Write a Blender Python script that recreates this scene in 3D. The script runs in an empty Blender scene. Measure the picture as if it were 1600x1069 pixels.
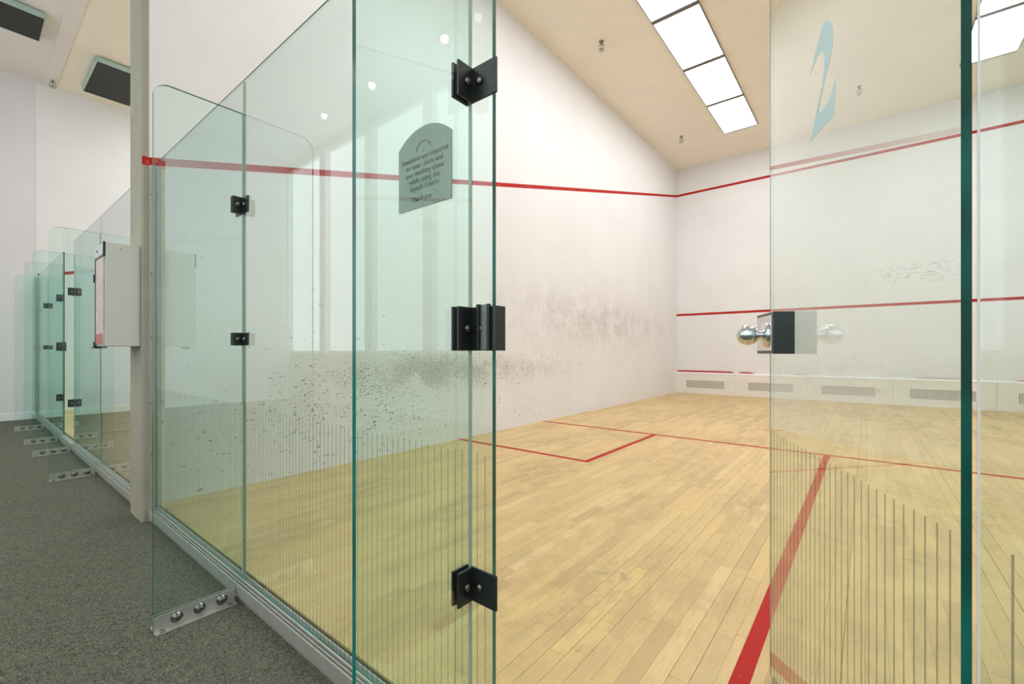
import bpy, bmesh, math, random
from mathutils import Vector, Matrix
random.seed(7)
PI = math.pi
sc = bpy.context.scene
col = sc.collection

# ---------------------------------------------------------------- camera
CAM = Vector((3.4908, -0.7696, 0.9651)); YAW = math.radians(38.731)
cd = bpy.data.cameras.new('camera'); cam = bpy.data.objects.new('camera', cd); col.objects.link(cam)
cam.location = CAM; cam.rotation_euler = (PI/2, 0, YAW)
cd.sensor_width = 36; cd.lens = 692.5/1600*36; cd.shift_y = (548.7-534.5)/1600; cd.clip_start = 0.02
sc.camera = cam
# ---------------------------------------------------------------- world, exposure
w = bpy.data.worlds.new('world'); sc.world = w; w.use_nodes = True
w.node_tree.nodes['Background'].inputs[0].default_value = (0.8, 0.85, 0.9, 1)
w.node_tree.nodes['Background'].inputs[1].default_value = 0.3
sc.view_settings.view_transform = 'Standard'; sc.view_settings.look = 'None'
sc.view_settings.exposure = 0.42; sc.view_settings.gamma = 1; sc.view_settings.use_curve_mapping = False
sc.cycles.transparent_max_bounces = 64
sc.cycles.max_bounces = 12; sc.cycles.diffuse_bounces = 6
sc.cycles.sample_clamp_indirect = 6
PANEL_LIGHT = 8.4       # court ceiling panels
DOWN_POWER = 75         # corridor downlights, W
WINDOW_LIGHT = 1.35     # corridor windows

# ---------------------------------------------------------------- materials
def mat(name):
    m = bpy.data.materials.new(name); m.use_nodes = True
    return m, m.node_tree.nodes, m.node_tree.links, m.node_tree.nodes['Principled BSDF']
def plain(name, c, rough=0.6, metal=0.0, noise=0.0, scale=20, bump=0.0, bscale=80, spec=0.5):
    m, N, L, b = mat(name)
    b.inputs['Roughness'].default_value = rough; b.inputs['Metallic'].default_value = metal
    b.inputs['Specular IOR Level'].default_value = spec
    b.inputs['Base Color'].default_value = (*c, 1)
    g = N.new('ShaderNodeNewGeometry')
    if noise:
        n = N.new('ShaderNodeTexNoise'); n.inputs['Scale'].default_value = scale; n.inputs['Detail'].default_value = 5
        L.new(g.outputs['Position'], n.inputs['Vector'])
        r = N.new('ShaderNodeValToRGB'); r.color_ramp.elements[0].position = .3; r.color_ramp.elements[1].position = .7
        r.color_ramp.elements[0].color = (*[x*(1-noise) for x in c], 1); r.color_ramp.elements[1].color = (*[min(1, x*(1+noise)) for x in c], 1)
        L.new(n.outputs[0], r.inputs[0]); L.new(r.outputs[0], b.inputs['Base Color'])
    if bump:
        n2 = N.new('ShaderNodeTexNoise'); n2.inputs['Scale'].default_value = bscale; n2.inputs['Detail'].default_value = 3
        L.new(g.outputs['Position'], n2.inputs['Vector'])
        bp = N.new('ShaderNodeBump'); bp.inputs['Strength'].default_value = bump; bp.inputs['Distance'].default_value = .004
        L.new(n2.outputs[0], bp.inputs['Height']); L.new(bp.outputs[0], b.inputs['Normal'])
    return m
def emit(name, c, s):
    m, N, L, b = mat(name); N.remove(b)
    e = N.new('ShaderNodeEmission'); e.inputs[0].default_value = (*c, 1); e.inputs[1].default_value = s
    L.new(e.outputs[0], N['Material Output'].inputs[0]); return m

class Ex:                                   # small node expression helper
    def __init__(s, m): s.N = m.node_tree.nodes; s.L = m.node_tree.links
    def op(s, o, *a, clamp=False):
        n = s.N.new('ShaderNodeMath'); n.operation = o; n.use_clamp = clamp
        for i, x in enumerate(a):
            if isinstance(x, (int, float)): n.inputs[i].default_value = x
            else: s.L.new(x, n.inputs[i])
        return n.outputs[0]
    def gauss(s, a, a0, sa, b, b0, sb):
        u = s.op('POWER', s.op('DIVIDE', s.op('SUBTRACT', a, a0), sa), 2)
        v = s.op('POWER', s.op('DIVIDE', s.op('SUBTRACT', b, b0), sb), 2)
        return s.op('EXPONENT', s.op('MULTIPLY', s.op('ADD', u, v), -1))
    def ramp(s, x, lo, hi):
        n = s.N.new('ShaderNodeMapRange'); s.L.new(x, n.inputs[0]); n.inputs[1].default_value = lo; n.inputs[2].default_value = hi; n.interpolation_type = 'SMOOTHSTEP'
        return n.outputs[0]
    def noise(s, vec, scale, detail=3, rough=.5, st=(1, 1, 1)):
        mp = s.N.new('ShaderNodeMapping'); mp.inputs['Scale'].default_value = st; s.L.new(vec, mp.inputs[0])
        n = s.N.new('ShaderNodeTexNoise'); n.inputs['Scale'].default_value = scale; n.inputs['Detail'].default_value = detail; n.inputs['Roughness'].default_value = rough
        s.L.new(mp.outputs[0], n.inputs['Vector']); return n.outputs[0]
    def mix(s, f, a, b, mode='MIX'):
        n = s.N.new('ShaderNodeMix'); n.data_type = 'RGBA'; n.blend_type = mode
        for x, i in ((f, n.inputs[0]), (a, n.inputs[6]), (b, n.inputs[7])):
            if isinstance(x, (int, float)): i.default_value = x
            elif isinstance(x, tuple): i.default_value = (*x, 1)
            else: s.L.new(x, i)
        return n.outputs[2]

WALL_C = (0.795, 0.795, 0.81)
def wall_mat(name, side):
    """white court plaster with ball marks; side 'x' = marks laid out in (y,z), 'y' = in (x,z)"""
    m, N, L, b = mat(name); e = Ex(m)
    g = N.new('ShaderNodeNewGeometry'); P = g.outputs['Position']
    sp = N.new('ShaderNodeSeparateXYZ'); L.new(P, sp.inputs[0]); X, Y, Z = sp.outputs
    base = e.mix(e.ramp(e.noise(P, 1.3, 5, .6), .35, .7), WALL_C, tuple(c*.965 for c in WALL_C))
    fine = e.noise(P, 42, 5, .7, (1, 1, 1.3))
    if side == 'x':
        up = e.op('ADD', 1.0, e.op('MULTIPLY', Y, .09))          # the upper speckle band climbs towards the front wall
        m1 = e.gauss(Y, 6.0, 3.3, Z, 1.45, .50)
        m2 = e.gauss(Y, 3.0, 2.1, Z, .72, .20)
        m3 = e.gauss(Y, 1.35, .75, Z, .42, .32)
        m4 = e.gauss(Y, 2.2, .9, Z, .78, .17)
        big = e.noise(P, 3.2, 4, .6)
        patch = e.ramp(big, .15, .65)
        reg = e.op('MULTIPLY', e.op('ADD', e.op('MULTIPLY', m1, .95), e.op('ADD', e.op('MULTIPLY', m2, .9), e.op('MULTIPLY', m4, .8))), patch)
        # soft grey smear + fine speckles
        thr = e.op('SUBTRACT', fine, e.op('MULTIPLY', reg, .17))
        spk = e.op('SUBTRACT', 1.0, e.ramp(thr, .32, .385))
        spk = e.op('MULTIPLY', spk, e.op('MINIMUM', e.op('MULTIPLY', reg, 1.6), 1.0))
        smear = e.op('MULTIPLY', reg, .17)
        # dark dashes left by the ball
        def dashes(scale, seed, thr0, reg2):
            mp = N.new('ShaderNodeCombineXYZ'); L.new(e.op('ADD', Y, seed), mp.inputs[0]); L.new(e.op('MULTIPLY', e.op('ADD', Z, e.op('MULTIPLY', Y, -.10)), 2.3), mp.inputs[1])
            wz = N.new('ShaderNodeTexNoise'); wz.inputs['Scale'].default_value = 22; L.new(P, wz.inputs['Vector'])
            ad = N.new('ShaderNodeVectorMath'); ad.operation = 'MULTIPLY_ADD'; L.new(wz.outputs['Color'], ad.inputs[0]); ad.inputs[1].default_value = (.022, .03, 0); L.new(mp.outputs[0], ad.inputs[2])
            v = N.new('ShaderNodeTexVoronoi'); v.voronoi_dimensions = '2D'; v.inputs['Scale'].default_value = scale; L.new(ad.outputs[0], v.inputs['Vector'])
            rnd = N.new('ShaderNodeSeparateColor'); L.new(v.outputs['Color'], rnd.inputs[0])
            size = e.op('ADD', e.op('MULTIPLY', rnd.outputs[1], .36), .10)
            on = e.op('GREATER_THAN', e.op('ADD', reg2, -1.0 + .0), e.op('MULTIPLY', rnd.outputs[0], -1.0))   # keep when rnd > 1-reg
            k = e.op('SUBTRACT', 1.0, e.ramp(e.op('DIVIDE', v.outputs['Distance'], e.op('ADD', size, .02)), .5, 1.0))
            return e.op('MULTIPLY', e.op('MULTIPLY', k, on), e.op('ADD', e.op('MULTIPLY', rnd.outputs[2], .65), .25))
        pch = e.ramp(e.noise(P, 4.5, 2), .3, .62)
        d1 = dashes(26, 1.3, 0, e.op('MULTIPLY', e.op('MULTIPLY', m3, .85), pch))
        d2 = dashes(45, 4.1, 0, e.op('MULTIPLY', e.op('ADD', e.op('ADD', e.op('MULTIPLY', m4, .5), e.op('MULTIPLY', m2, .22)), e.op('MULTIPLY', m1, .22)), pch))
        d3 = dashes(20, 9.1, 0, e.op('MULTIPLY', e.gauss(Y, 3.0, 2.6, Z, .5, .5), .07))
        c = e.mix(e.op('ADD', smear, 0.0, clamp=True), base, (.47, .44, .415))
        c = e.mix(e.op('MULTIPLY', spk, .55), c, (.32, .30, .29))
        c = e.mix(d1, c, (.07, .065, .06)); c = e.mix(d2, c, (.16, .15, .14)); c = e.mix(d3, c, (.15, .11, .10))
    else:
        m1 = e.gauss(X, 4.1, .8, Z, 2.35, .25)
        big = e.noise(P, 2.0, 4, .6)
        thr = e.op('SUBTRACT', e.noise(P, 14, 4, .6, (1, 1, 2.5)), e.op('MULTIPLY', m1, .12))
        spk = e.op('MULTIPLY', e.op('SUBTRACT', 1.0, e.ramp(thr, .26, .36)), e.op('ADD', m1, .25))
        c = e.mix(e.op('MULTIPLY', e.ramp(big, .5, .8), .12), base, (.62, .60, .58))
        c = e.mix(e.op('MULTIPLY', spk, .55), c, (.40, .39, .37))
    L.new(c, b.inputs['Base Color']); b.inputs['Roughness'].default_value = .55; b.inputs['Specular IOR Level'].default_value = .3
    bp = N.new('ShaderNodeBump'); bp.inputs['Strength'].default_value = .35; bp.inputs['Distance'].default_value = .003
    L.new(e.noise(P, 45, 4), bp.inputs['Height']); L.new(bp.outputs[0], b.inputs['Normal'])
    return m

def wood_mat():
    m, N, L, b = mat('maple'); e = Ex(m)
    g = N.new('ShaderNodeNewGeometry'); P = g.outputs['Position']
    oi = N.new('ShaderNodeObjectInfo')
    t = e.op('FRACT', e.op('ADD', e.op('MULTIPLY', g.outputs['Random Per Island'], 7.31), e.op('MULTIPLY', oi.outputs['Random'], 13.7)))
    wn = N.new('ShaderNodeTexWhiteNoise'); wn.noise_dimensions = '1D'; L.new(t, wn.inputs['W'])
    r = N.new('ShaderNodeValToRGB'); cr = r.color_ramp
    cr.elements[0].position = 0; cr.elements[0].color = (.57, .405, .205, 1)
    cr.elements[1].position = 1; cr.elements[1].color = (.76, .58, .32, 1)
    for p, c in ((.10, (.62, .45, .225)), (.35, (.68, .50, .245)), (.6, (.70, .52, .265)), (.8, (.73, .54, .25))):
        x = cr.elements.new(p); x.color = (*c, 1)
    L.new(wn.outputs['Value'], r.inputs[0])
    # grain: long streaks along Y, shifted per board
    cb = N.new('ShaderNodeCombineXYZ'); L.new(e.op('MULTIPLY', t, 40), cb.inputs[0]); L.new(e.op('MULTIPLY', t, 90), cb.inputs[1])
    va = N.new('ShaderNodeVectorMath'); va.operation = 'ADD'; L.new(P, va.inputs[0]); L.new(cb.outputs[0], va.inputs[1])
    gr = e.noise(va.outputs[0], 9, 6, .62, (14, 1.1, 1))
    gr2 = e.noise(va.outputs[0], 2.5, 3, .5, (6, 1.2, 1))
    c = e.mix(e.op('MULTIPLY', e.ramp(gr, .42, .75), .30), r.outputs[0], (.46, .30, .13))
    c = e.mix(e.op('MULTIPLY', e.ramp(gr2, .5, .8), .22), c, (.80, .57, .20))
    # wear: greyed patches where the varnish has gone, with dirt streaks
    wr = e.noise(P, .9, 5, .6, (1.6, .8, 1))
    wr2 = e.noise(P, 6, 5, .7, (1.8, .7, 1))
    wear = e.op('MULTIPLY', e.ramp(wr, .45, .62), e.ramp(wr2, .36, .60))
    sx = N.new('ShaderNodeSeparateXYZ'); L.new(P, sx.inputs[0])
    m1 = e.gauss(sx.outputs[0], 2.55, .55, sx.outputs[1], .75, .6)
    wear = e.op('MAXIMUM', wear, e.op('MULTIPLY', m1, e.ramp(wr2, .40, .60)))
    c = e.mix(e.op('MULTIPLY', wear, .55), c, (.45, .325, .185))
    c = e.mix(1.0, c, (.93, .90, .80), 'MULTIPLY')
    st = e.noise(P, 3.2, 6, .7)
    c = e.mix(e.op('MULTIPLY', e.ramp(st, .63, .71), .5), c, (.27, .21, .15))
    L.new(c, b.inputs['Base Color'])
    L.new(e.op('ADD', .30, e.op('MULTIPLY', e.op('ADD', wear, e.ramp(gr, .3, .8)), .13)), b.inputs['Roughness'])
    b.inputs['Specular IOR Level'].default_value = .42
    bp = N.new('ShaderNodeBump'); bp.inputs['Strength'].default_value = .25; bp.inputs['Distance'].default_value = .001
    L.new(gr, bp.inputs['Height']); L.new(bp.outputs[0], b.inputs['Normal'])
    return m

def carpet_mat():
    m, N, L, b = mat('carpet_loop'); e = Ex(m)
    g = N.new('ShaderNodeNewGeometry'); P = g.outputs['Position']
    v = N.new('ShaderNodeTexVoronoi'); v.inputs['Scale'].default_value = 190; L.new(P, v.inputs['Vector'])
    s = N.new('ShaderNodeSeparateColor'); L.new(v.outputs['Color'], s.inputs[0])
    r = N.new('ShaderNodeValToRGB'); cr = r.color_ramp; cr.interpolation = 'CONSTANT'
    cr.elements[0].position = 0; cr.elements[0].color = (.050, .052, .042, 1)
    cr.elements[1].position = .9; cr.elements[1].color = (.30, .24, .16, 1)
    for p, c in ((.22, (.085, .090, .072)), (.42, (.115, .125, .095)), (.58, (.155, .145, .105)), (.70, (.075, .115, .095)), (.80, (.20, .145, .10))):
        x = cr.elements.new(p); x.color = (*c, 1)
    mixv = e.op('ADD', e.op('MULTIPLY', s.outputs[0], .75), e.op('MULTIPLY', e.noise(P, 38, 3, .7), .35))
    L.new(e.op('SUBTRACT', mixv, .05, clamp=True), r.inputs[0])
    c = e.mix(e.op('MULTIPLY', e.ramp(e.noise(P, 5, 4, .6), .35, .7), .35), r.outputs[0], (.11, .115, .085))
    c = e.mix(e.op('MULTIPLY', e.ramp(v.outputs['Distance'], .35, .85), .5), c, (.04, .04, .034))
    c = e.mix(1.0, c, (1.35, 1.3, 1.3), 'MULTIPLY')
    L.new(c, b.inputs['Base Color']); b.inputs['Roughness'].default_value = .95; b.inputs['Specular IOR Level'].default_value = .1
    bp = N.new('ShaderNodeBump'); bp.inputs['Strength'].default_value = .9; bp.inputs['Distance'].default_value = .004; bp.invert = True
    L.new(v.outputs['Distance'], bp.inputs['Height']); L.new(bp.outputs[0], b.inputs['Normal'])
    return m

def glass_mat():
    """thin tinted sheet: fresnel mirror over tinted clear, worked on the entering face only"""
    m, N, L, b = mat('clear_glass'); N.remove(b); e = Ex(m)
    g = N.new('ShaderNodeNewGeometry')
    fr = N.new('ShaderNodeFresnel'); fr.inputs[0].default_value = 1.5
    f = e.op('MULTIPLY', e.op('MULTIPLY', fr.outputs[0], 1.8), e.op('SUBTRACT', 1.0, g.outputs['Backfacing']), clamp=True)
    tr = N.new('ShaderNodeBsdfTransparent')
    L.new(e.mix(g.outputs['Backfacing'], (.832, .955, .92), (1, 1, 1)), tr.inputs[0])
    gl = N.new('ShaderNodeBsdfGlossy'); gl.inputs['Roughness'].default_value = 0.0; gl.inputs[0].default_value = (1, 1, 1, 1)
    mx = N.new('ShaderNodeMixShader'); L.new(f, mx.inputs[0]); L.new(tr.outputs[0], mx.inputs[1]); L.new(gl.outputs[0], mx.inputs[2])
    L.new(mx.outputs[0], N['Material Output'].inputs[0])
    return m
def edge_mat():
    m, N, L, b = mat('glass_edge'); e = Ex(m)
    g = N.new('ShaderNodeNewGeometry')
    c = e.mix(e.ramp(e.noise(g.outputs['Position'], 3, 2, .5, (1, 1, 1.5)), .35, .65), (.0, .060, .045), (.0, .17, .14))
    L.new(c, b.inputs['Base Color']); b.inputs['Roughness'].default_value = .18; b.inputs['Specular IOR Level'].default_value = .55
    return m
def faint_mat():
    m, N, L, b = mat('clear_cut_edge'); N.remove(b)
    tr = N.new('ShaderNodeBsdfTransparent'); tr.inputs[0].default_value = (.86, .93, .90, 1)
    L.new(tr.outputs[0], N['Material Output'].inputs[0]); return m
def print_mat(name, c, alpha):
    m, N, L, b = mat(name); b.inputs['Base Color'].default_value = (*c, 1); b.inputs['Roughness'].default_value = .6
    tr = N.new('ShaderNodeBsdfTransparent'); mx = N.new('ShaderNodeMixShader'); mx.inputs[0].default_value = alpha
    L.new(tr.outputs[0], mx.inputs[1]); L.new(b.outputs[0], mx.inputs[2]); L.new(mx.outputs[0], N['Material Output'].inputs[0])
    return m
def red_mat():
    m, N, L, b = mat('red_line_paint'); e = Ex(m)
    g = N.new('ShaderNodeNewGeometry'); P = g.outputs['Position']
    wn = e.ramp(e.noise(P, 55, 6, .75, (1, .6, 1)), .56, .62)
    wm = e.ramp(e.noise(P, 4, 3), .48, .62)
    c = e.mix(e.op('MULTIPLY', e.op('MULTIPLY', wn, wm), .6), (.43, .012, .008), (.60, .38, .24))
    L.new(c, b.inputs['Base Color']); b.inputs['Roughness'].default_value = .6; b.inputs['Specular IOR Level'].default_value = .2
    return m

M = dict(
    wall_side=wall_mat('court_plaster_side', 'x'), wall_front=wall_mat('court_plaster_front', 'y'),
    wall_plain=plain('court_plaster', WALL_C, .6, noise=.02, scale=2, bump=.2, bscale=45, spec=.3),
    hall=plain('hall_paint', (.74, .72, .745), .65, noise=.02, scale=2, bump=.12, bscale=60, spec=.3),
    ceil=plain('cream_ceiling_paint', (.86, .805, .70), .8, noise=.03, scale=1.5, bump=.1, spec=.2),
    ceil_hall=plain('pale_ceiling_paint', (.76, .72, .71), .8, noise=.02, scale=1.5, bump=.1, spec=.2),
    pillar=plain('greige_paint', (.37, .335, .265), .6, noise=.06, scale=9, bump=.15, spec=.3),
    wood=wood_mat(), gap=plain('board_gap_dirt', (.20, .13, .07), .9),
    carpet=carpet_mat(), glass=glass_mat(), edge=edge_mat(), faint=faint_mat(),
    stripe=print_mat('stripe_print', (.17, .20, .14), .38), two=print_mat('pale_blue_film', (.66, .88, .96), .55),
    red=red_mat(),
    alu=plain('satin_aluminium', (.53, .52, .48), .40, .55, noise=.04, scale=30),
    chrome=plain('chrome', (.72, .73, .75), .12, 1.0),
    steel=plain('brushed_steel', (.20, .20, .19), .28, 1.0),
    black=plain('black_anodised', (.018, .020, .020), .28, noise=.2, scale=40),
    strike=plain('grey_strike', (.20, .22, .19), .35, .5),
    seal=plain('grey_sealant', (.30, .36, .30), .4),
    white=plain('white_enamel', (.80, .78, .75), .4, noise=.015, scale=5),
    tin=plain('tin_board_paint', (.80, .77, .72), .5, noise=.03, scale=4),
    mesh_bar=plain('grille_paint', (.70, .67, .62), .5), mesh_back=plain('grille_back', (.36, .34, .30), .8),
    trim_white=plain('white_trim', (.82, .81, .80), .45),
    sign=plain('grey_sign_plate', (.20, .245, .20), .25, .35, noise=.05, scale=18), ink=plain('dark_ink', (.03, .04, .035), .5),
    box=plain('white_laminate', (.62, .61, .575), .45, noise=.02, scale=8), paper=plain('pinkish_paper', (.62, .50, .48), .7, noise=.15, scale=14),
    card=plain('red_card', (.50, .15, .11), .6), brass=plain('sprinkler_brass', (.30, .23, .13), .35, .8),
    lampbox=plain('dark_lamp_underside', (.014, .015, .010), .6), lamprim=plain('pale_green_rim', (.42, .56, .50), .35),
    panel=emit('light_panel', (.985, .985, 1.0), PANEL_LIGHT), down=emit('downlight_lens', (1, .95, .86), 30),
    window=emit('daylit_window', (.84, .98, 1.0), WINDOW_LIGHT), wains=plain('grey_wainscot', (.56, .54, .50), .6, noise=.1, scale=6),
)

# ---------------------------------------------------------------- mesh helpers
def obj(name, bm, mats, parent=None, loc=None, rotz=0, smooth=False):
    me = bpy.data.meshes.new(name)
    bmesh.ops.recalc_face_normals(bm, faces=bm.faces[:])
    bm.to_mesh(me); bm.free()
    for x in (mats if isinstance(mats, (list, tuple)) else [mats]): me.materials.append(x)
    if smooth:
        for p in me.polygons: p.use_smooth = True
    o = bpy.data.objects.new(name, me); col.objects.link(o)
    if parent: o.parent = parent
    if loc: o.location = loc
    o.rotation_euler.z = rotz
    return o
def tag(o, label=None, cat=None, group=None, kind=None):
    if label: o['label'] = label
    if cat: o['category'] = cat
    if group: o['group'] = group
    if kind: o['kind'] = kind
    return o
def thing(name, label, cat, loc=(0, 0, 0), rotz=0, group=None, kind=None):
    o = bpy.data.objects.new(name, None); col.objects.link(o); o.empty_display_size = .1
    o.location = loc; o.rotation_euler.z = rotz
    return tag(o, label, cat, group, kind)
def struct(name, bm, mats, label, cat, **k):
    return tag(obj(name, bm, mats, **k), label, cat, None, 'structure')
def box(bm, a, b, bev=0, mi=0):
    r = bmesh.ops.create_cube(bm, size=1)
    s = [b[i]-a[i] for i in range(3)]; c = [(a[i]+b[i])/2 for i in range(3)]
    for v in r['verts']: v.co = Vector((v.co.x*s[0]+c[0], v.co.y*s[1]+c[1], v.co.z*s[2]+c[2]))
    fs = {f for v in r['verts'] for f in v.link_faces}
    for f in fs: f.material_index = mi
    if bev:
        es = list({e for f in fs for e in f.edges})
        q = bmesh.ops.bevel(bm, geom=es, offset=bev, segments=2, affect='EDGES', profile=.6)
        for f in q['faces']: f.material_index = mi
    return bm
def B(a, b, bev=0): return box(bmesh.new(), a, b, bev)
def prism(bm, pts, ax, d0, d1, side=0, cap=0):
    """extrude a 2-D outline along axis ax (0,1,2); caps get material cap, sides material side"""
    def P(p, d):
        return {0: (d, p[0], p[1]), 1: (p[0], d, p[1]), 2: (p[0], p[1], d)}[ax]
    A = [bm.verts.new(P(p, d0)) for p in pts]; Z = [bm.verts.new(P(p, d1)) for p in pts]
    n = len(pts)
    f1 = bm.faces.new(A); f2 = bm.faces.new(Z[::-1]); f1.material_index = f2.material_index = cap
    for i in range(n):
        f = bm.faces.new((A[i], A[(i+1) % n], Z[(i+1) % n], Z[i])); f.material_index = side.get(i, 1) if isinstance(side, dict) else side
    return bm
def cyl(bm, p0, p1, r0, r1=None, seg=20):
    p0, p1 = Vector(p0), Vector(p1); r1 = r0 if r1 is None else r1
    d = p1-p0
    m = Matrix.Translation((p0+p1)/2) @ d.to_track_quat('Z', 'Y').to_matrix().to_4x4()
    bmesh.ops.create_cone(bm, cap_ends=True, segments=seg, radius1=r0, radius2=r1, depth=d.length, matrix=m)
    return bm
def lathe(bm, prof, o, axis, seg=24):
    """prof = [(distance along axis, radius)] from o along axis"""
    o = Vector(o); q = Vector(axis).normalized().to_track_quat('Z', 'Y').to_matrix()
    rings = []
    for h, r in prof:
        if r < 1e-6: rings.append([bm.verts.new(o+q@Vector((0, 0, h)))]); continue
        rings.append([bm.verts.new(o+q@Vector((r*math.cos(2*PI*i/seg), r*math.sin(2*PI*i/seg), h))) for i in range(seg)])
    for a, b in zip(rings, rings[1:]):
        for i in range(seg):
            j = (i+1) % seg
            if len(a) == 1 and len(b) == 1: continue
            if len(a) == 1: bm.faces.new((a[0], b[i], b[j]))
            elif len(b) == 1: bm.faces.new((a[i], a[j], b[0]))
            else: bm.faces.new((a[i], a[j], b[j], b[i]))
    return bm
def dome(r, h, skirt=0.003):
    return [(0, 0), (0, r)] + [(skirt+h*math.sin(a*PI/12), r*math.cos(a*PI/12)) for a in range(0, 6)] + [(skirt+h, 0)]

# ================================================================ the setting
T = .30            # thickness of the wall between the two courts
W, D, HC = 6.4, 9.75, 5.2
X1 = -W-T          # origin of the neighbouring court
ZC = -.095         # carpet level (court floor is z = 0)
YB = -3.9          # rear wall of the hall

struct('wall_left', B((-T, -.03, ZC), (0, D, HC)), M['wall_side'], 'white plaster court side wall with grey ball marks and a sloping red line', 'wall')
struct('wall_front', B((-T, D, ZC), (W, D+.2, HC)), M['wall_front'], 'white front wall of the court crossed by two level red lines', 'wall')
struct('wall_right', B((W, -.03, ZC), (W+T, D+.2, HC)), M['wall_plain'], 'white side wall of the court opposite the scuffed one', 'wall')
struct('wall_end', B((X1-.2, -.02, ZC), (X1, D, HC)), M['wall_plain'], 'far cream side wall of the neighbouring court', 'wall')
struct('wall_neighbour', B((X1-.2, D, ZC), (-T, D+.2, HC)), M['wall_plain'], 'front wall of the neighbouring court', 'wall')
struct('wall_hall_end', B((X1-.21, YB, ZC), (X1-.006, -.02, HC)), M['hall'], 'pale lilac white end wall of the carpeted hall', 'wall')
struct('wall_hall_far', B((W+2.0, YB, ZC), (W+2.2, 0, HC)), M['hall'], 'white end wall of the hall beyond the courts', 'wall')
struct('wall_hall_return', B((W+T, -.2, ZC), (W+2.0, 0, HC)), M['hall'], 'white hall wall beside the last court', 'wall')
struct('baseboard_hall', B((X1-.006, YB, ZC), (X1+.008, -.02, .01), .003), M['trim_white'], 'white baseboard along the end wall of the hall', 'baseboard')
struct('baseboard_neighbour', B((X1, .03, -.004), (X1+.012, D, .085), .003), M['trim_white'], 'white baseboard of the neighbouring court under its far wall', 'baseboard')
bm = bmesh.new()
prism(bm, [(-T-.002, -.03), (-T-.002, -.056), (-T+.008, -.066), (-.012, -.066), (-.002, -.056), (-.0, -.03)], 2, ZC, HC)
struct('trim_1', bm, M['pillar'], 'full height greige painted pillar ending the wall between the courts', 'pillar')
struct('ceiling', B((X1-.2, .20, HC), (W+T, D+.2, HC+.1)), M['ceil'], 'cream ceiling over the courts', 'ceiling')
struct('ceiling_hall', B((X1-.2, YB-.2, HC), (W+2.2, .05, HC+.1)), M['ceil_hall'], 'pale ceiling over the carpeted hall', 'ceiling')
struct('trim_2', B((X1-.2, .05, HC-.012), (W+T, .20, HC+.1), .003), M['ceil_hall'], 'pale ceiling strip above the glass walls', 'trim')
struct('floor_hall', B((X1-.2, YB-.2, ZC-.1), (W+2.2, -.02, ZC)), M['carpet'], 'dark grey green flecked loop pile carpet of the hall', 'floor')

# hall rear wall: wainscot and daylit windows between posts (seen reflected in the glass)
struct('wall_hall_rear', B((X1-.2, YB-.2, ZC), (W+2.2, YB, .92)), M['wains'], 'dark half height wall along the rear of the hall', 'wall')
struct('wall_hall_head', B((X1-.2, YB-.2, 5.06), (W+2.2, YB, HC)), M['hall'], 'white wall band above the hall windows', 'wall')
px = [X1-.1+i*1.62 for i in range(10)] + [W+2.1]
for i in range(len(px)-1):
    wd = thing('window_%d' % (i+1), 'tall daylit hall window, number %d from the neighbouring end' % (i+1), 'window', kind='structure')
    obj('window_post', B((px[i]-.11, YB-.16, .92), (px[i]+.11, YB+.03, 5.06), .005), M['hall'], wd)
    obj('window_pane', B((px[i]+.11, YB-.10, .97), (px[i+1]-.11, YB-.09, 5.01)), M['window'], wd)
    obj('window_rail', B((px[i]+.11, YB-.12, .92), (px[i+1]-.11, YB-.02, .97), .004), M['trim_white'], wd)
    obj('window_rail', B((px[i]+.11, YB-.12, 5.01), (px[i+1]-.11, YB-.02, 5.06), .004), M['trim_white'], wd)

# ---- court floors -------------------------------------------------------
BW = W/112
floor = struct('floor', B((-.0, .02, ZC), (W, D, -.007)), M['gap'], 'pale maple strip floor of the court with red lines', 'floor')
floor1 = struct('floor_neighbour', B((X1, .02, ZC), (-T, D, -.007)), M['gap'], 'pale maple strip floor of the neighbouring court', 'floor')
def board_bm(bm, x0, x1, y0, y1, z=0.0):
    v = [bm.verts.new(c) for c in ((x0, y0, -.007), (x1, y0, -.007), (x1, y1, -.007), (x0, y1, -.007))]
    b = .0004
    t = [bm.verts.new(c) for c in ((x0, y0, z-b), (x1, y0, z-b), (x1, y1, z-b), (x0, y1, z-b))]
    u = [bm.verts.new(c) for c in ((x0+b, y0+b, z), (x1-b, y0+b, z), (x1-b, y1-b, z), (x0+b, y1-b, z))]
    for i in range(4):
        j = (i+1) % 4
        bm.faces.new((v[i], v[j], t[j], t[i])); bm.faces.new((t[i], t[j], u[j], u[i]))
    bm.faces.new(u)
LEN = [.30, .40, .48, .58, .70, .85]
vdir = Vector((-math.sin(YAW), math.cos(YAW))); rdir = Vector((math.cos(YAW), math.sin(YAW)))
def in_view(x, y):
    dx, dy = x-CAM.x, y-CAM.y
    dep = dx*vdir.x+dy*vdir.y; r = dx*rdir.x+dy*rdir.y
    if dep < .2: return None
    u = 800+692.5*r/dep; v = 548.7+692.5*CAM.z/dep
    if -30 < u < 1630 and v < 1110: return dep
    return None
boards = []
for i in range(112):
    y = .02-random.random()*.5
    wide = random.random() < .16
    while y < D:
        k = random.randrange(len(LEN)); y0, y1 = y, y+LEN[k]
        y = y1
        if y1 < .03: continue
        full = y0 > .02 and y1 < D
        boards.append((i, max(y0, .02), min(y1, D), k, full, wide))
cand = []
for n, (i, y0, y1, k, full, wide) in enumerate(boards):
    d = in_view((i+.5)*BW, (y0+y1)/2)
    if full and d is not None: cand.append((d, n))
near = {n for d, n in sorted(cand)[:300]}
protos = {}
rest = bmesh.new()
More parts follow.
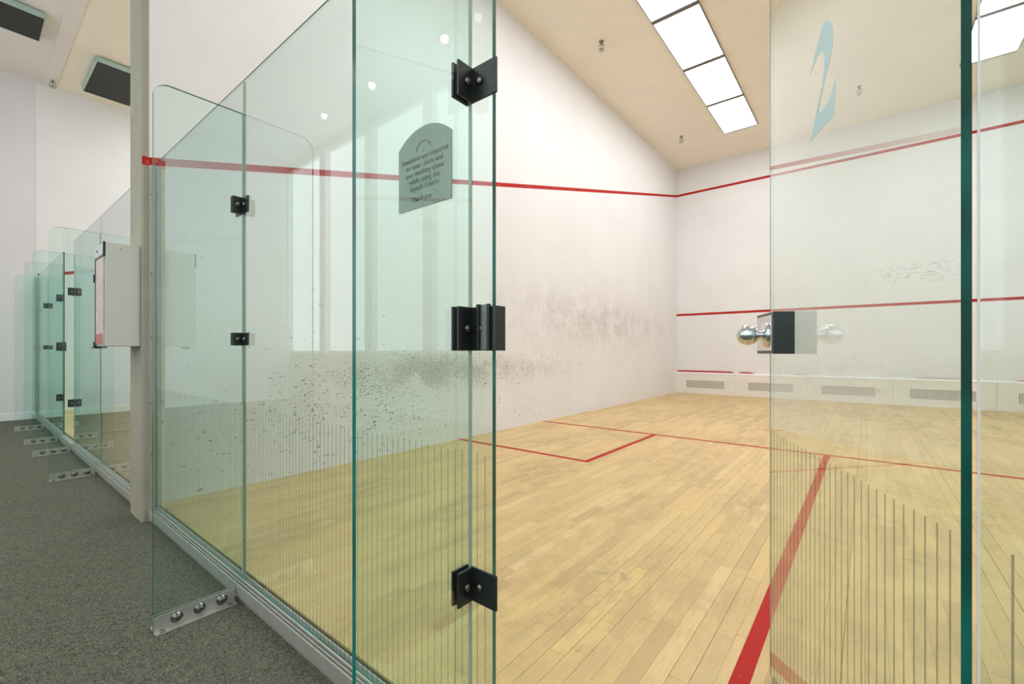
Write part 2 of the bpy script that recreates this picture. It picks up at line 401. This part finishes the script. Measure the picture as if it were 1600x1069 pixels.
for n, (i, y0, y1, k, full, wide) in enumerate(boards):
    g = .0009 if wide else .0002
    if n in near:
        if (k, wide) not in protos:
            b0 = bmesh.new(); board_bm(b0, g, BW-g, .0004, LEN[k]-.0004)
            o = obj('floor_board', b0, M['wood'], floor); protos[(k, wide)] = o
        else:
            o = protos[(k, wide)].copy(); col.objects.link(o)
        o.location = (i*BW, y0, random.uniform(-.0002, 0))
    else:
        board_bm(rest, i*BW+g, (i+1)*BW-g, y0+.0004, y1-.0004, random.uniform(-.0002, 0))
tag(obj('floor_boards_beyond', rest, M['wood'], floor), kind='stuff')
rest = bmesh.new()
for i in range(112):
    y = .02-random.random()*.5
    while y < D:
        L_ = random.choice(LEN); y0, y1 = max(y, .02), min(y+LEN[0]+L_*.4, D); y = y1 if y1 > y else y+.1
        if y1 < .05: continue
        board_bm(rest, X1+i*BW+.0005, X1+(i+1)*BW-.0005, y0+.0004, y1-.0004)
tag(obj('floor_boards_beyond', rest, M['wood'], floor1), kind='stuff')

# ---- red court lines ----------------------------------------------------
LW = .05
def court_lines(fl, x0):
    z0, z1 = .0003, .0011
    obj('short_line', B((x0+.002, 4.26-LW/2, z0), (x0+W-.002, 4.26+LW/2, z1)), M['red'], fl)
    obj('half_court_line', B((x0+W/2-LW/2, .05, z0), (x0+W/2+LW/2, 4.26-LW/2, z1)), M['red'], fl)
    for s in (0, 1):
        a, b = (x0, x0+1.6) if s == 0 else (x0+W-1.6, x0+W)
        xs = b-LW/2 if s == 0 else a+LW/2
        obj('service_box_side_line', B((xs-LW/2, 2.66+LW/2, z0), (xs+LW/2, 4.26-LW/2, z1)), M['red'], fl)
        obj('service_box_back_line', B((a+.002, 2.66-LW/2, z0), (b-.002, 2.66+LW/2, z1)), M['red'], fl)
court_lines(floor, 0); court_lines(floor1, X1)
def slope_line(name, x, t, y0=-.03):
    s = (4.57-2.13)/9.75
    prof = [(y0, 2.13+s*max(y0, -.03)), (D, 4.57), (D, 4.57+LW), (y0, 2.13+LW+s*max(y0, -.03))]
    return prism(bmesh.new(), prof, 0, x, x+t)
ws = bpy.data.objects
obj('sloping_red_line', slope_line('l', 0, .0012), M['red'], ws['wall_left'])
obj('sloping_red_line', slope_line('l', W-.0012, .0012), M['red'], ws['wall_right'])
obj('sloping_red_line', slope_line('l', X1, .0012, 0), M['red'], ws['wall_end'])
obj('front_red_line', B((.0, D-.0012, 4.57), (W, D, 4.57+LW)), M['red'], ws['wall_front'])
obj('service_red_line', B((.0, D-.0012, 1.78), (W, D, 1.78+LW)), M['red'], ws['wall_front'])
obj('red_line_end', B((-.003, -.064, 2.12), (.0015, -.03, 2.172)), M['red'], ws['trim_1'])

# ---- tin boards with grilles -------------------------------------------
names = ['in the corner under the scuffed wall', 'second from the scuffed wall', 'in the middle of the front wall',
         'fourth from the scuffed wall', 'in the far corner by the opposite wall']
TW = W/5
for i in range(5):
    x0 = i*TW
    t = thing('tin_board', 'white tin board with a mesh grille ' + names[i], 'tin board', (x0, D-.003, 0), group='tin boards along the front wall')
    gx0, gx1, gz0, gz1 = TW/2-.405, TW/2+.405, .13, .30
    b_ = bmesh.new(); a = .0015
    box(b_, (a, -.045, .0), (TW-a, -.0, gz0)); box(b_, (a, -.045, gz1), (TW-a, 0, .455))
    box(b_, (a, -.045, gz0), (gx0, 0, gz1)); box(b_, (gx1, -.045, gz0), (TW-a, 0, gz1))
    obj('board', b_, M['tin'], t)
    b_ = prism(bmesh.new(), [(-.052, .455), (0, .455), (0, .487), (-.030, .487)], 0, a, TW-a)
    obj('top_strip', b_, M['trim_white'], t)
    obj('grille_backing', B((gx0, -.030, gz0), (gx1, -.026, gz1)), M['mesh_back'], t)
    b_ = bmesh.new()
    n = 30
    for k in range(n+1):
        x = gx0+(gx1-gx0)*k/n; box(b_, (x-.006, -.042, gz0), (x+.006, -.037, gz1))
    for k in range(7):
        z = gz0+(gz1-gz0)*k/6; box(b_, (gx0, -.043, z-.005), (gx1, -.038, z+.005))
    obj('grille', b_, M['mesh_bar'], t)
    seg = {0: [(.0, TW-.03, .030)], 1: [(.03, .36, .024)], 2: [(-.0+.0, .0, 0)], 3: [(.3, .9, .004)], 4: [(.2, 1.1, .008)]}[i]
    if i == 1: seg.append((1.02, 1.26, .006))
    for s0, s1, h in seg:
        if h: obj('red_tape', prism(bmesh.new(), [(max(s0, .002), .489), (s1, .489), (s1-.08, .489+h), (max(s0, .002)+.06, .489+h)], 1, -.031, -.0005), M['red'], t)

# ================================================================ glass walls
GT = .006
def stripes(bm, x0, x1, side=-1, z0=-.01, z1=.73, pitch=.025, w_=.0024):
    n = int((x1-x0-.032)/pitch)
    for k in range(n+1):
        x = x0+.028+k*pitch
        box(bm, (x-w_/2, side*(GT+.0008), z0), (x+w_/2, side*(GT+.0002), z1+.006*math.sin(x*1.7)))
    return bm
def pane(name, x0, x1, label, group, X0):
    t = thing('glass_screen', label, 'glass screen', (X0, 0, 0), group=group)
    obj('pane', prism(bmesh.new(), [(x0, -.018), (x1, -.018), (x1, 2.13), (x0, 2.13)], 1, -GT, GT, dict(a={1: 2, 2: 2, 3: 2}, b={2: 2, 3: 2}, c={1: 2, 2: 2, 3: 2}, d={1: 2, 2: 2, 3: 2})[name], 0), [M['glass'], M['edge'], M['faint']], t)
    obj('top_edge', B((x0, -GT-.0002, 2.1272), (x1, -GT+.0024, 2.1302)), M['edge'], t)
    if name == 'c': obj('side_edge_glint', B((x0-.0002, -GT-.0002, -.01), (x0+.002, -GT+.0016, 2.127)), M['trim_white'], t)  # pale strip paints the reflection along the cut glass edge
    if X0 == 0: tag(obj('printed_stripes', stripes(bmesh.new(), x0, x1), M['stripe'], t), kind='stuff')
    return t
def arc(cx, cz, r, a0, a1, n=10):
    return [(cx+r*math.cos(math.radians(a0+(a1-a0)*i/n)), cz+r*math.sin(math.radians(a0+(a1-a0)*i/n))) for i in range(n+1)]
def screw(parent, o, ax, r=.0095, h=.007, m='steel'):
    b_ = lathe(bmesh.new(), dome(r, h, .002), o, ax, 16)
    return obj('screw', b_, M[m], parent, smooth=True)
def fin(X0, x, label, kind, group):
    """kind: 'joint' (clamp wings both ways), 'strike' (door jamb with latch keep), 'hinge' (door jamb with hinges)"""
    t = thing('glass_fin', label, 'glass fin', (X0+x, 0, 0), group=group)
    r = .055
    out = [(-.0085, ZC+.012), (-.0085, 1.985)] + [(-.314+r, 1.985)] + arc(-.314+r, 1.985-r, r, 90, 180)[1:] + [(-.314, ZC+.012)]
    obj('pane', prism(bmesh.new(), out, 0, -GT, GT, {0: 2}, 0), [M['glass'], M['edge'], M['faint']], t)
    obj('sealant', B((-GT+.0012, -GT-.0026, 0), (GT-.0012, -GT-.0004, 1.985)), M['seal'], t)
    if kind == 'joint': obj('joint_sealant', B((-.0018, -GT+.0003, 0), (.0018, GT-.0003, 2.128)), M['seal'], t)
    # foot bracket: a pair of aluminium angles with capped bolts
    for s in (1, -1):
        fb = obj('foot_bracket', prism(bmesh.new(), [(s*(GT+.0005), ZC+.001), (s*(GT+.0005), -.037), (s*(GT+.0045), -.037), (s*(GT+.0045), ZC+.005), (s*(GT+.036), ZC+.005), (s*(GT+.036), ZC+.001)], 1, -.314, -.042), M['alu'], t)
        for y in (-.243, -.168, -.090):
            b_ = lathe(bmesh.new(), [(0, 0), (0, .020), (.003, .020), (.005, .0145), (.010, .0145)] + [(.010+.008*math.sin(a*PI/12), .0145*math.cos(a*PI/12)) for a in range(1, 6)] + [(.018, 0)], (s*(GT+.0045), y, -.064), (s, 0, 0), 20)
            obj('bolt', b_, M['steel'], fb, smooth=True)
        for y in (-.292, -.064):
            b_ = lathe(bmesh.new(), dome(.009, .004), (s*(GT+.022), y, ZC+.005), (0, 0, 1), 14)
            obj('screw', b_, M['steel'], fb, smooth=True)
    pt = .006
    def clamp(z0, z1, left, right, rlen=.079, flen=.058, deep=True):
        b_ = bmesh.new()
        for s in (1, -1): box(b_, (s*GT if s > 0 else -GT-pt, -flen, z0), (GT+pt if s > 0 else -GT, -GT-pt*.2, z1), .0008)
        if right: box(b_, (GT, -GT-.0005-pt, z0), (rlen, -GT-.0005, z1), .0008)
        if left: box(b_, (-rlen, -GT-.0005-pt, z0), (-GT, -GT-.0005, z1), .0008)
        c = obj('corner_clamp', b_, M['black'], t)
        zc = (z0+z1)/2
        for s in (1, -1): screw(c, (s*(GT+pt), -.030, zc), (s, 0, 0))
        if right: screw(c, (.036, -GT-.0005-pt, zc), (0, -1, 0))
        if left: screw(c, (-.036, -GT-.0005-pt, zc), (0, -1, 0))
        return c
    if kind == 'joint':
        clamp(1.553, 1.622, True, True, .066, .050); clamp(.989, 1.043, True, True, .066, .050)
    else:
        s = kind == 'strike'
        hl = .085
        clamp(1.552, 1.632, not s, s, hl); clamp(.376, .455, not s, s, hl)
        if s:
            c = clamp(.966, 1.068, False, True, hl)
            b_ = bmesh.new()     # latch keep: raised channel and stop on the jamb edge
            box(b_, (.034, -.024, .966), (.042, -GT-pt, 1.073), .001); box(b_, (.062, -.020, .966), (.070, -GT-pt, 1.073), .001)
            obj('latch_keep', b_, M['black'], c)
            obj('latch_liner', B((.042, -.0175, .967), (.062, -GT-pt, 1.072), .001), M['strike'], c)
            obj('jamb_stop', B((.078, -.016, .966), (.088, .018, 1.068), .001), M['black'], c)
        else:
            for z0, z1 in ((1.552, 1.632), (.376, .455)):
                obj('hinge_barrel', cyl(bmesh.new(), (-.07, .02, z0), (-.07, .02, z1), .008), M['black'], t, smooth=False)
    return t
def channel(X0, x0, x1, label, group):
    y = .035
    prof = [(-.022, ZC), (-.022, -.072), (-y, -.068), (-y, -.023), (-.034, -.020), (-.0305, -.020), (-.030, -.040), (-.0245, -.040), (-.024, -.017), (-.0205, -.017), (-.020, -.040),
            (-.0145, -.040), (-.014, -.012), (-.0085, -.012), (-.008, -.020), (-.0068, -.020), (-.0068, -.024), (.0068, -.024), (.0068, -.008), (.011, -.008), (.012, -.020), (.0195, -.020), (.0195, ZC)]
    return tag(obj('floor_channel', prism(bmesh.new(), prof, 0, X0+x0+.0015, X0+x1-.0015), M['alu']), label, 'channel', group)
def glass_wall(X0, where, J=2.821, K=3.594):
    pane('a', .014, 1.392, 'glass screen of %s between %s and first fin' % (where[0], where[1]), 'glass wall panels', X0)
    pane('b', 1.396, J, 'glass screen of %s running from first fin to doorway' % where[0], 'glass wall panels', X0)
    pane('c', K, 5.004, 'glass screen of %s starting at the door hinge side' % where[0], 'glass wall panels', X0)
    pane('d', 5.008, W-.014, 'glass screen of %s ending at %s' % (where[0], where[2]), 'glass wall panels', X0)
    fin(X0, 1.394, 'glass fin of %s with bolted foot, nearest %s' % (where[0], where[1]), 'joint', 'glass fins bracing the glass walls')
    fin(X0, 2.752, 'glass fin of %s at latch side of its doorway' % where[0], 'strike', 'glass fins bracing the glass walls')
    fin(X0, W-2.752, 'glass fin of %s at hinge side of its doorway' % where[0], 'hinge', 'glass fins bracing the glass walls')
    fin(X0, 5.006, 'glass fin of %s with bolted foot, nearest %s' % (where[0], where[2]), 'joint', 'glass fins bracing the glass walls')
    g = 'aluminium floor channels under the glass'
    channel(X0, .002, 1.394, 'ribbed floor channel of %s beside %s' % (where[0], where[1]), g)
    channel(X0, 1.394, J, 'ribbed floor channel of %s ending at the latch side' % where[0], g)
    channel(X0, K, 5.006, 'ribbed floor channel of %s starting at the hinge side' % where[0], g)
    channel(X0, 5.006, W-.002, 'ribbed floor channel of %s beside %s' % (where[0], where[2]), g)
    struct('trim_threshold', B((J+.001, -.030, ZC), (K-.001, .0195, -.022), .002), M['alu'], 'plain aluminium door sill of %s between its two jambs' % where[0], 'door sill', loc=(X0, 0, 0))
    for s, xx, wh in ((1, 0.001, where[1]), (-1, W-.001, where[2])):
        b_ = bmesh.new()
        box(b_, (min(xx, xx+s*.004), -.030, -.015), (max(xx, xx+s*.004), .030, 2.125))
        for y0 in (-.0125, .0085): box(b_, (min(xx, xx+s*.026), y0, -.015), (max(xx, xx+s*.026), y0+.004, 2.125))
        t = tag(obj('wall_channel', b_, M['alu'], loc=(X0, 0, 0)), 'upright aluminium channel of %s fixed to %s' % (where[0], wh), 'channel', 'upright wall channels')
        for z in (.32, .64, 1.05, 1.45, 1.94):
            for y0 in (-.022, .022): screw(t, (xx+s*.004, y0, z), (s, 0, 0), .004, .002)
glass_wall(0, ('open door court', 'the greige pillar', 'the unmarked side wall'))
glass_wall(X1, ('the neighbouring court', 'the far end wall', 'the greige pillar'))

# ---- the open door --------------------------------------------------------
dr = thing('door_1', 'open glass door with a pale blue 2, chrome knob and printed stripes', 'door', (3.590, .040, 0), math.atan2(.90738, -.42031), kind='structure')
# local x runs from the hinge edge to the free edge, local +y faces the hall
LD = .755
obj('pane', prism(bmesh.new(), [(0, .01), (LD, .01), (LD, 2.12), (0, 2.12)], 1, -GT, GT, {1: 2}, 0), [M['glass'], M['edge'], M['faint']], dr)
obj('free_edge', B((LD-.002, GT-.0012, .01), (LD+.0002, GT+.0002, 2.12)), M['edge'], dr)
tag(obj('printed_stripes', stripes(bmesh.new(), -.0096, LD, 1, .02, .727), M['stripe'], dr), kind='stuff')
two = [(.467, 1.604), (.456, 1.618), (.443, 1.632), (.430, 1.646), (.417, 1.660), (.406, 1.668), (.395, 1.671), (.384, 1.669), (.374, 1.661), (.364, 1.650), (.357, 1.635), (.354, 1.607), (.361, 1.590), (.371, 1.574),
       (.385, 1.558), (.398, 1.541), (.410, 1.521), (.420, 1.502), (.428, 1.492), (.404, 1.4885), (.388, 1.488), (.374, 1.491), (.364, 1.497), (.354, 1.506), (.3433, 1.523), (.344, 1.500), (.346, 1.484), (.3516, 1.450), (.374, 1.450), (.420, 1.450), (.467, 1.449),
       (.455, 1.466), (.440, 1.489), (.428, 1.507), (.417, 1.526), (.406, 1.545), (.398, 1.564), (.3945, 1.580), (.395, 1.596), (.398, 1.610), (.404, 1.619), (.413, 1.623), (.423, 1.623), (.435, 1.620), (.447, 1.615)]
obj('number_two', prism(bmesh.new(), two, 1, GT+.0002, GT+.0010), M['two'], dr)
lk = obj('lock_case', B((.562, GT, .958), (.702, .055, 1.066), .0015), M['black'], dr)
obj('face_plate', B((.572, .055, .966), (.692, .0575, 1.058), .0008), M['chrome'], lk)
kp = [(0, 0), (0, .033), (.004, .033), (.009, .029), (.012, .018), (.014, .0105), (.018, .0095), (.021, .013), (.0235, .0165)]
kc, kr = .046, .0275
kp += [(kc+kr*math.sin(a), kr*math.cos(a)) for a in [math.radians(x) for x in range(-52, 91, 10)]][:-1] + [(kc+kr, 0)]
obj('knob', lathe(bmesh.new(), kp, (.606, .0575, 1.008), (0, 1, 0), 32), M['chrome'], lk, smooth=True)
for z0, z1 in ((1.552, 1.632), (.376, .455)):
    b_ = bmesh.new(); box(b_, (-.004, GT, z0), (.06, GT+.008, z1), .001); box(b_, (-.004, -GT-.008, z0), (.06, -GT, z1), .001)
    obj('hinge', b_, M['black'], dr)

# ================================================================ things on the walls
# sign on the glass
sg = thing('notice_sign', 'grey arched notice sign with dark lettering fixed on the glass beside the doorway', 'sign', (2.586, -GT-.001, 1.344))
hw, hh, rise = .104, .169, .041
R_ = (hw*hw+rise*rise)/(2*rise)
a0 = math.degrees(math.asin(hw/R_))
out = [(-hw, 0), (hw, 0)] + [(R_*math.sin(math.radians(a)), hh+rise-R_+R_*math.cos(math.radians(a))) for a in [a0-2*a0*i/16 for i in range(17)]]
obj('plate', prism(bmesh.new(), out, 1, -.004, 0), M['sign'], sg)
def lettering(txt, size, z, x=0):
    c = bpy.data.curves.new('lettering', 'FONT'); c.body = txt; c.size = size; c.align_x = 'CENTER'; c.extrude = .0002; c.offset = .00022
    c.space_character = 1.04; c.shear = 0
    tmp = bpy.data.objects.new('lettering_source', c); me = bpy.data.meshes.new_from_object(tmp); bpy.data.objects.remove(tmp)
    me.materials.clear(); me.materials.append(M['ink'])
    o = bpy.data.objects.new('lettering', me); col.objects.link(o); o.parent = sg; o.location = (x, -.0044, z); o.rotation_euler = (PI/2, 0, 0)
for k, s in enumerate(('Residents are required', 'to wear shirts and', 'non marking shoes', 'while using the', 'Squash Courts')):
    lettering(s, .0190, .1255-.0195*k, .002)
lettering('Thank you', .0182, .018, -.008)
b_ = bmesh.new()
em = [(-.030, .150), (-.027, .160), (-.021, .160), (-.012, .170), (.012, .170), (.020, .160), (.026, .161), (.026, .152)]
for (xa, za), (xb, zb) in zip(em, em[1:]):
    dx, dz = xb-xa, zb-za; l = math.hypot(dx, dz); nx, nz = -dz/l*.0011, dx/l*.0011
    prism(b_, [(xa-nx, za-nz), (xb-nx, zb-nz), (xb+nx, zb+nz), (xa+nx, za+nz)], 1, -.0046, -.0040)
obj('emblem', b_, M['ink'], sg)
obj('emblem_dot', lathe(bmesh.new(), [(0, 0), (0, .0022), (.0006, .0022), (.0006, 0)], (0, -.004, .146), (0, -1, 0), 12), M['ink'], sg)

# leaflet box on the pillar
lb = thing('leaflet_box', 'white leaflet box with black edged front, fixed to the greige pillar', 'box', (-.286, -.233, .995))
bx, by, bz = .256, .166, .620
obj('case', B((0, .004, 0), (bx, by, bz), .003), M['box'], lb)
obj('front_head', B((.002, -.002, .548), (bx-.010, .004, bz-.004), .001), M['box'], lb)
b_ = bmesh.new()
box(b_, (0, -.006, .010), (.010, .004, .545)); box(b_, (0, -.006, .535), (bx, .004, .547)); box(b_, (bx-.010, -.006, .547), (bx+.001, .004, bz))
obj('black_edging', b_, M['black'], lb)
obj('leaflet', B((.012, -.003, .012), (bx-.012, .004, .533)), M['paper'], lb)
obj('red_card', B((.03, -.005, .014), (bx-.03, -.003, .075)), M['card'], lb)
b_ = bmesh.new(); box(b_, (-.02, -.02, -.014), (.075, .01, -.001), .001)
obj('bottom_lip', b_, M['black'], lb)
screw(lb, (.06, -.002, .585), (0, -1, 0), .008, .003, 'black')
screw(lb, (bx, .075, .585), (1, 0, 0), .0035, .002)

# ================================================================ ceiling lights
def troffer(x0, y0, label, group):
    t = thing('ceiling_light', label, 'ceiling light', (x0, y0, HC), group=group)
    obj('diffuser', B((.012, .032, -.022), (.568, 1.195, -.018)), M['panel'], t)
    b_ = bmesh.new()
    box(b_, (0, 0, -.024), (.012, 1.227, 0)); box(b_, (.568, 0, -.024), (.58, 1.227, 0))
    box(b_, (.012, 0, -.026), (.568, .032, 0)); box(b_, (.012, 1.195, -.026), (.568, 1.227, 0))
    obj('frame', b_, M['lampframe'], t)
M['lampframe'] = plain('grey_lamp_frame', (.20, .19, .17), .5)
order = ['nearest front wall', 'second from front wall', 'third from front wall', 'fourth from front wall', 'fifth from front wall', 'sixth from front wall, added for light']
for X0, cn in ((0, 'court with the open door'), (X1, 'neighbouring court')):
    for xx, side in ((1.325, 'row along the scuffed wall' if X0 == 0 else 'neighbouring court row by its end wall'), (W-1.325-.58+.06, 'row along the unmarked wall' if X0 == 0 else 'neighbouring court row by the dividing wall')):
        for k in range(6):  # the last panel of each row is added to brighten the court's back
            troffer(X0+xx, 8.50-1.24*(k+1)+.03, 'light panel %s, %s' % (order[k], side), 'ceiling light panels')
def dark_lamp(x0, x1, y0, y1, label):
    t = thing('hanging_lamp_tray', label, 'ceiling light', ((x0+x1)/2, (y0+y1)/2, HC), group='unlit lamp trays')
    a, b = (x1-x0)/2, (y1-y0)/2
    obj('tray', B((-a+.012, -b+.012, -.076), (a-.012, b-.012, -.02), .004), M['lampbox'], t)
    b_ = bmesh.new()
    box(b_, (-a, -b, -.074), (a, -b+.012, -.015)); box(b_, (-a, b-.012, -.074), (a, b, -.015)); box(b_, (-a, -b+.012, -.074), (-a+.012, b-.012, -.015)); box(b_, (a-.014, -b+.012, -.074), (a+.022, b-.012, -.015))
    obj('rim', b_, M['lamprim'], t)
    b_ = bmesh.new(); box(b_, (-.05, -.05, -.02), (.05, .05, 0)); obj('ceiling_mount', b_, M['lamprim'], t)
dark_lamp(-6.30, -5.12, .46, 1.05, 'dark unlit lamp tray under the ceiling beside the greige pillar')
dark_lamp(-5.20, -4.54, -1.30, -.09, 'dark unlit lamp tray under the hall ceiling')
def sprinkler(x, y, label):
    t = thing('sprinkler', label, 'sprinkler', (x, y, HC), group='ceiling sprinklers')
    obj('escutcheon', lathe(bmesh.new(), [(0, 0), (0, .035), (-.006, .033), (-.012, .014), (-.012, 0)][::1], (0, 0, 0), (0, 0, 1), 20), M['brass'], t)
    obj('stem', cyl(bmesh.new(), (0, 0, -.05), (0, 0, -.010), .012), M['brass'], t)
    b_ = bmesh.new()
    for k in range(6):
        a = k*PI/3; p = None
        for q in range(9):
            th = q/8*PI; c = (math.cos(a)*.040*math.sin(th)**.7 if q not in (0, 8) else 0, math.sin(a)*.040*math.sin(th)**.7 if q not in (0, 8) else 0, -.035-.05*(1-math.cos(th)))
            if p: cyl(b_, p, c, .0022, seg=6)
            p = c
    obj('wire_guard', b_, M['steel'], t)
    obj('deflector', lathe(bmesh.new(), [(0, 0), (0, .020), (.003, .020), (.003, 0)], (0, 0, -.10), (0, 0, 1), 16), M['brass'], t)
sprinkler(.652, 4.724, 'caged sprinkler on the cream ceiling, farther from the front wall')
sprinkler(.628, 8.14, 'caged sprinkler on the cream ceiling near the front corner')
sprinkler(3.389, 8.236, 'caged sprinkler on the ceiling over the middle of the front wall')
sprinkler(-6.42, .14, 'sprinkler on the ceiling strip near the far end wall')
for x, y, nm in ((-4.1, -3.33, 'nearest the end wall'), (-2.63, -3.33, 'second from the end wall'), (-.95, -3.33, 'in front of the dividing pillar'), (.75, -3.33, 'in front of the first glass fin'), (2.45, -3.33, 'in front of the doorway'), (4.15, -3.33, 'past the doorway'), (5.85, -3.33, 'farthest from the end wall')):
    t = thing('downlight', 'small round recessed hall downlight ' + nm, 'ceiling light', (x, y, HC), group='hall downlights')
    obj('lens', lathe(bmesh.new(), [(0, 0), (0, .045), (-.004, .045), (-.006, 0)], (0, 0, -.004), (0, 0, 1), 20), M['down'], t)
    obj('ring', lathe(bmesh.new(), [(0, .046), (0, .065), (-.006, .065), (-.008, .047), (0, .046)], (0, 0, 0), (0, 0, 1), 24), M['trim_white'], t)
    ld = bpy.data.lights.new('downlight_lamp', 'SPOT'); ld.energy = DOWN_POWER; ld.spot_size = math.radians(130); ld.spot_blend = 1; ld.shadow_soft_size = .05; ld.color = (1, .95, .87)
    lo = bpy.data.objects.new('downlight_lamp', ld); col.objects.link(lo); lo.parent = t; lo.location = (0, 0, -.03)
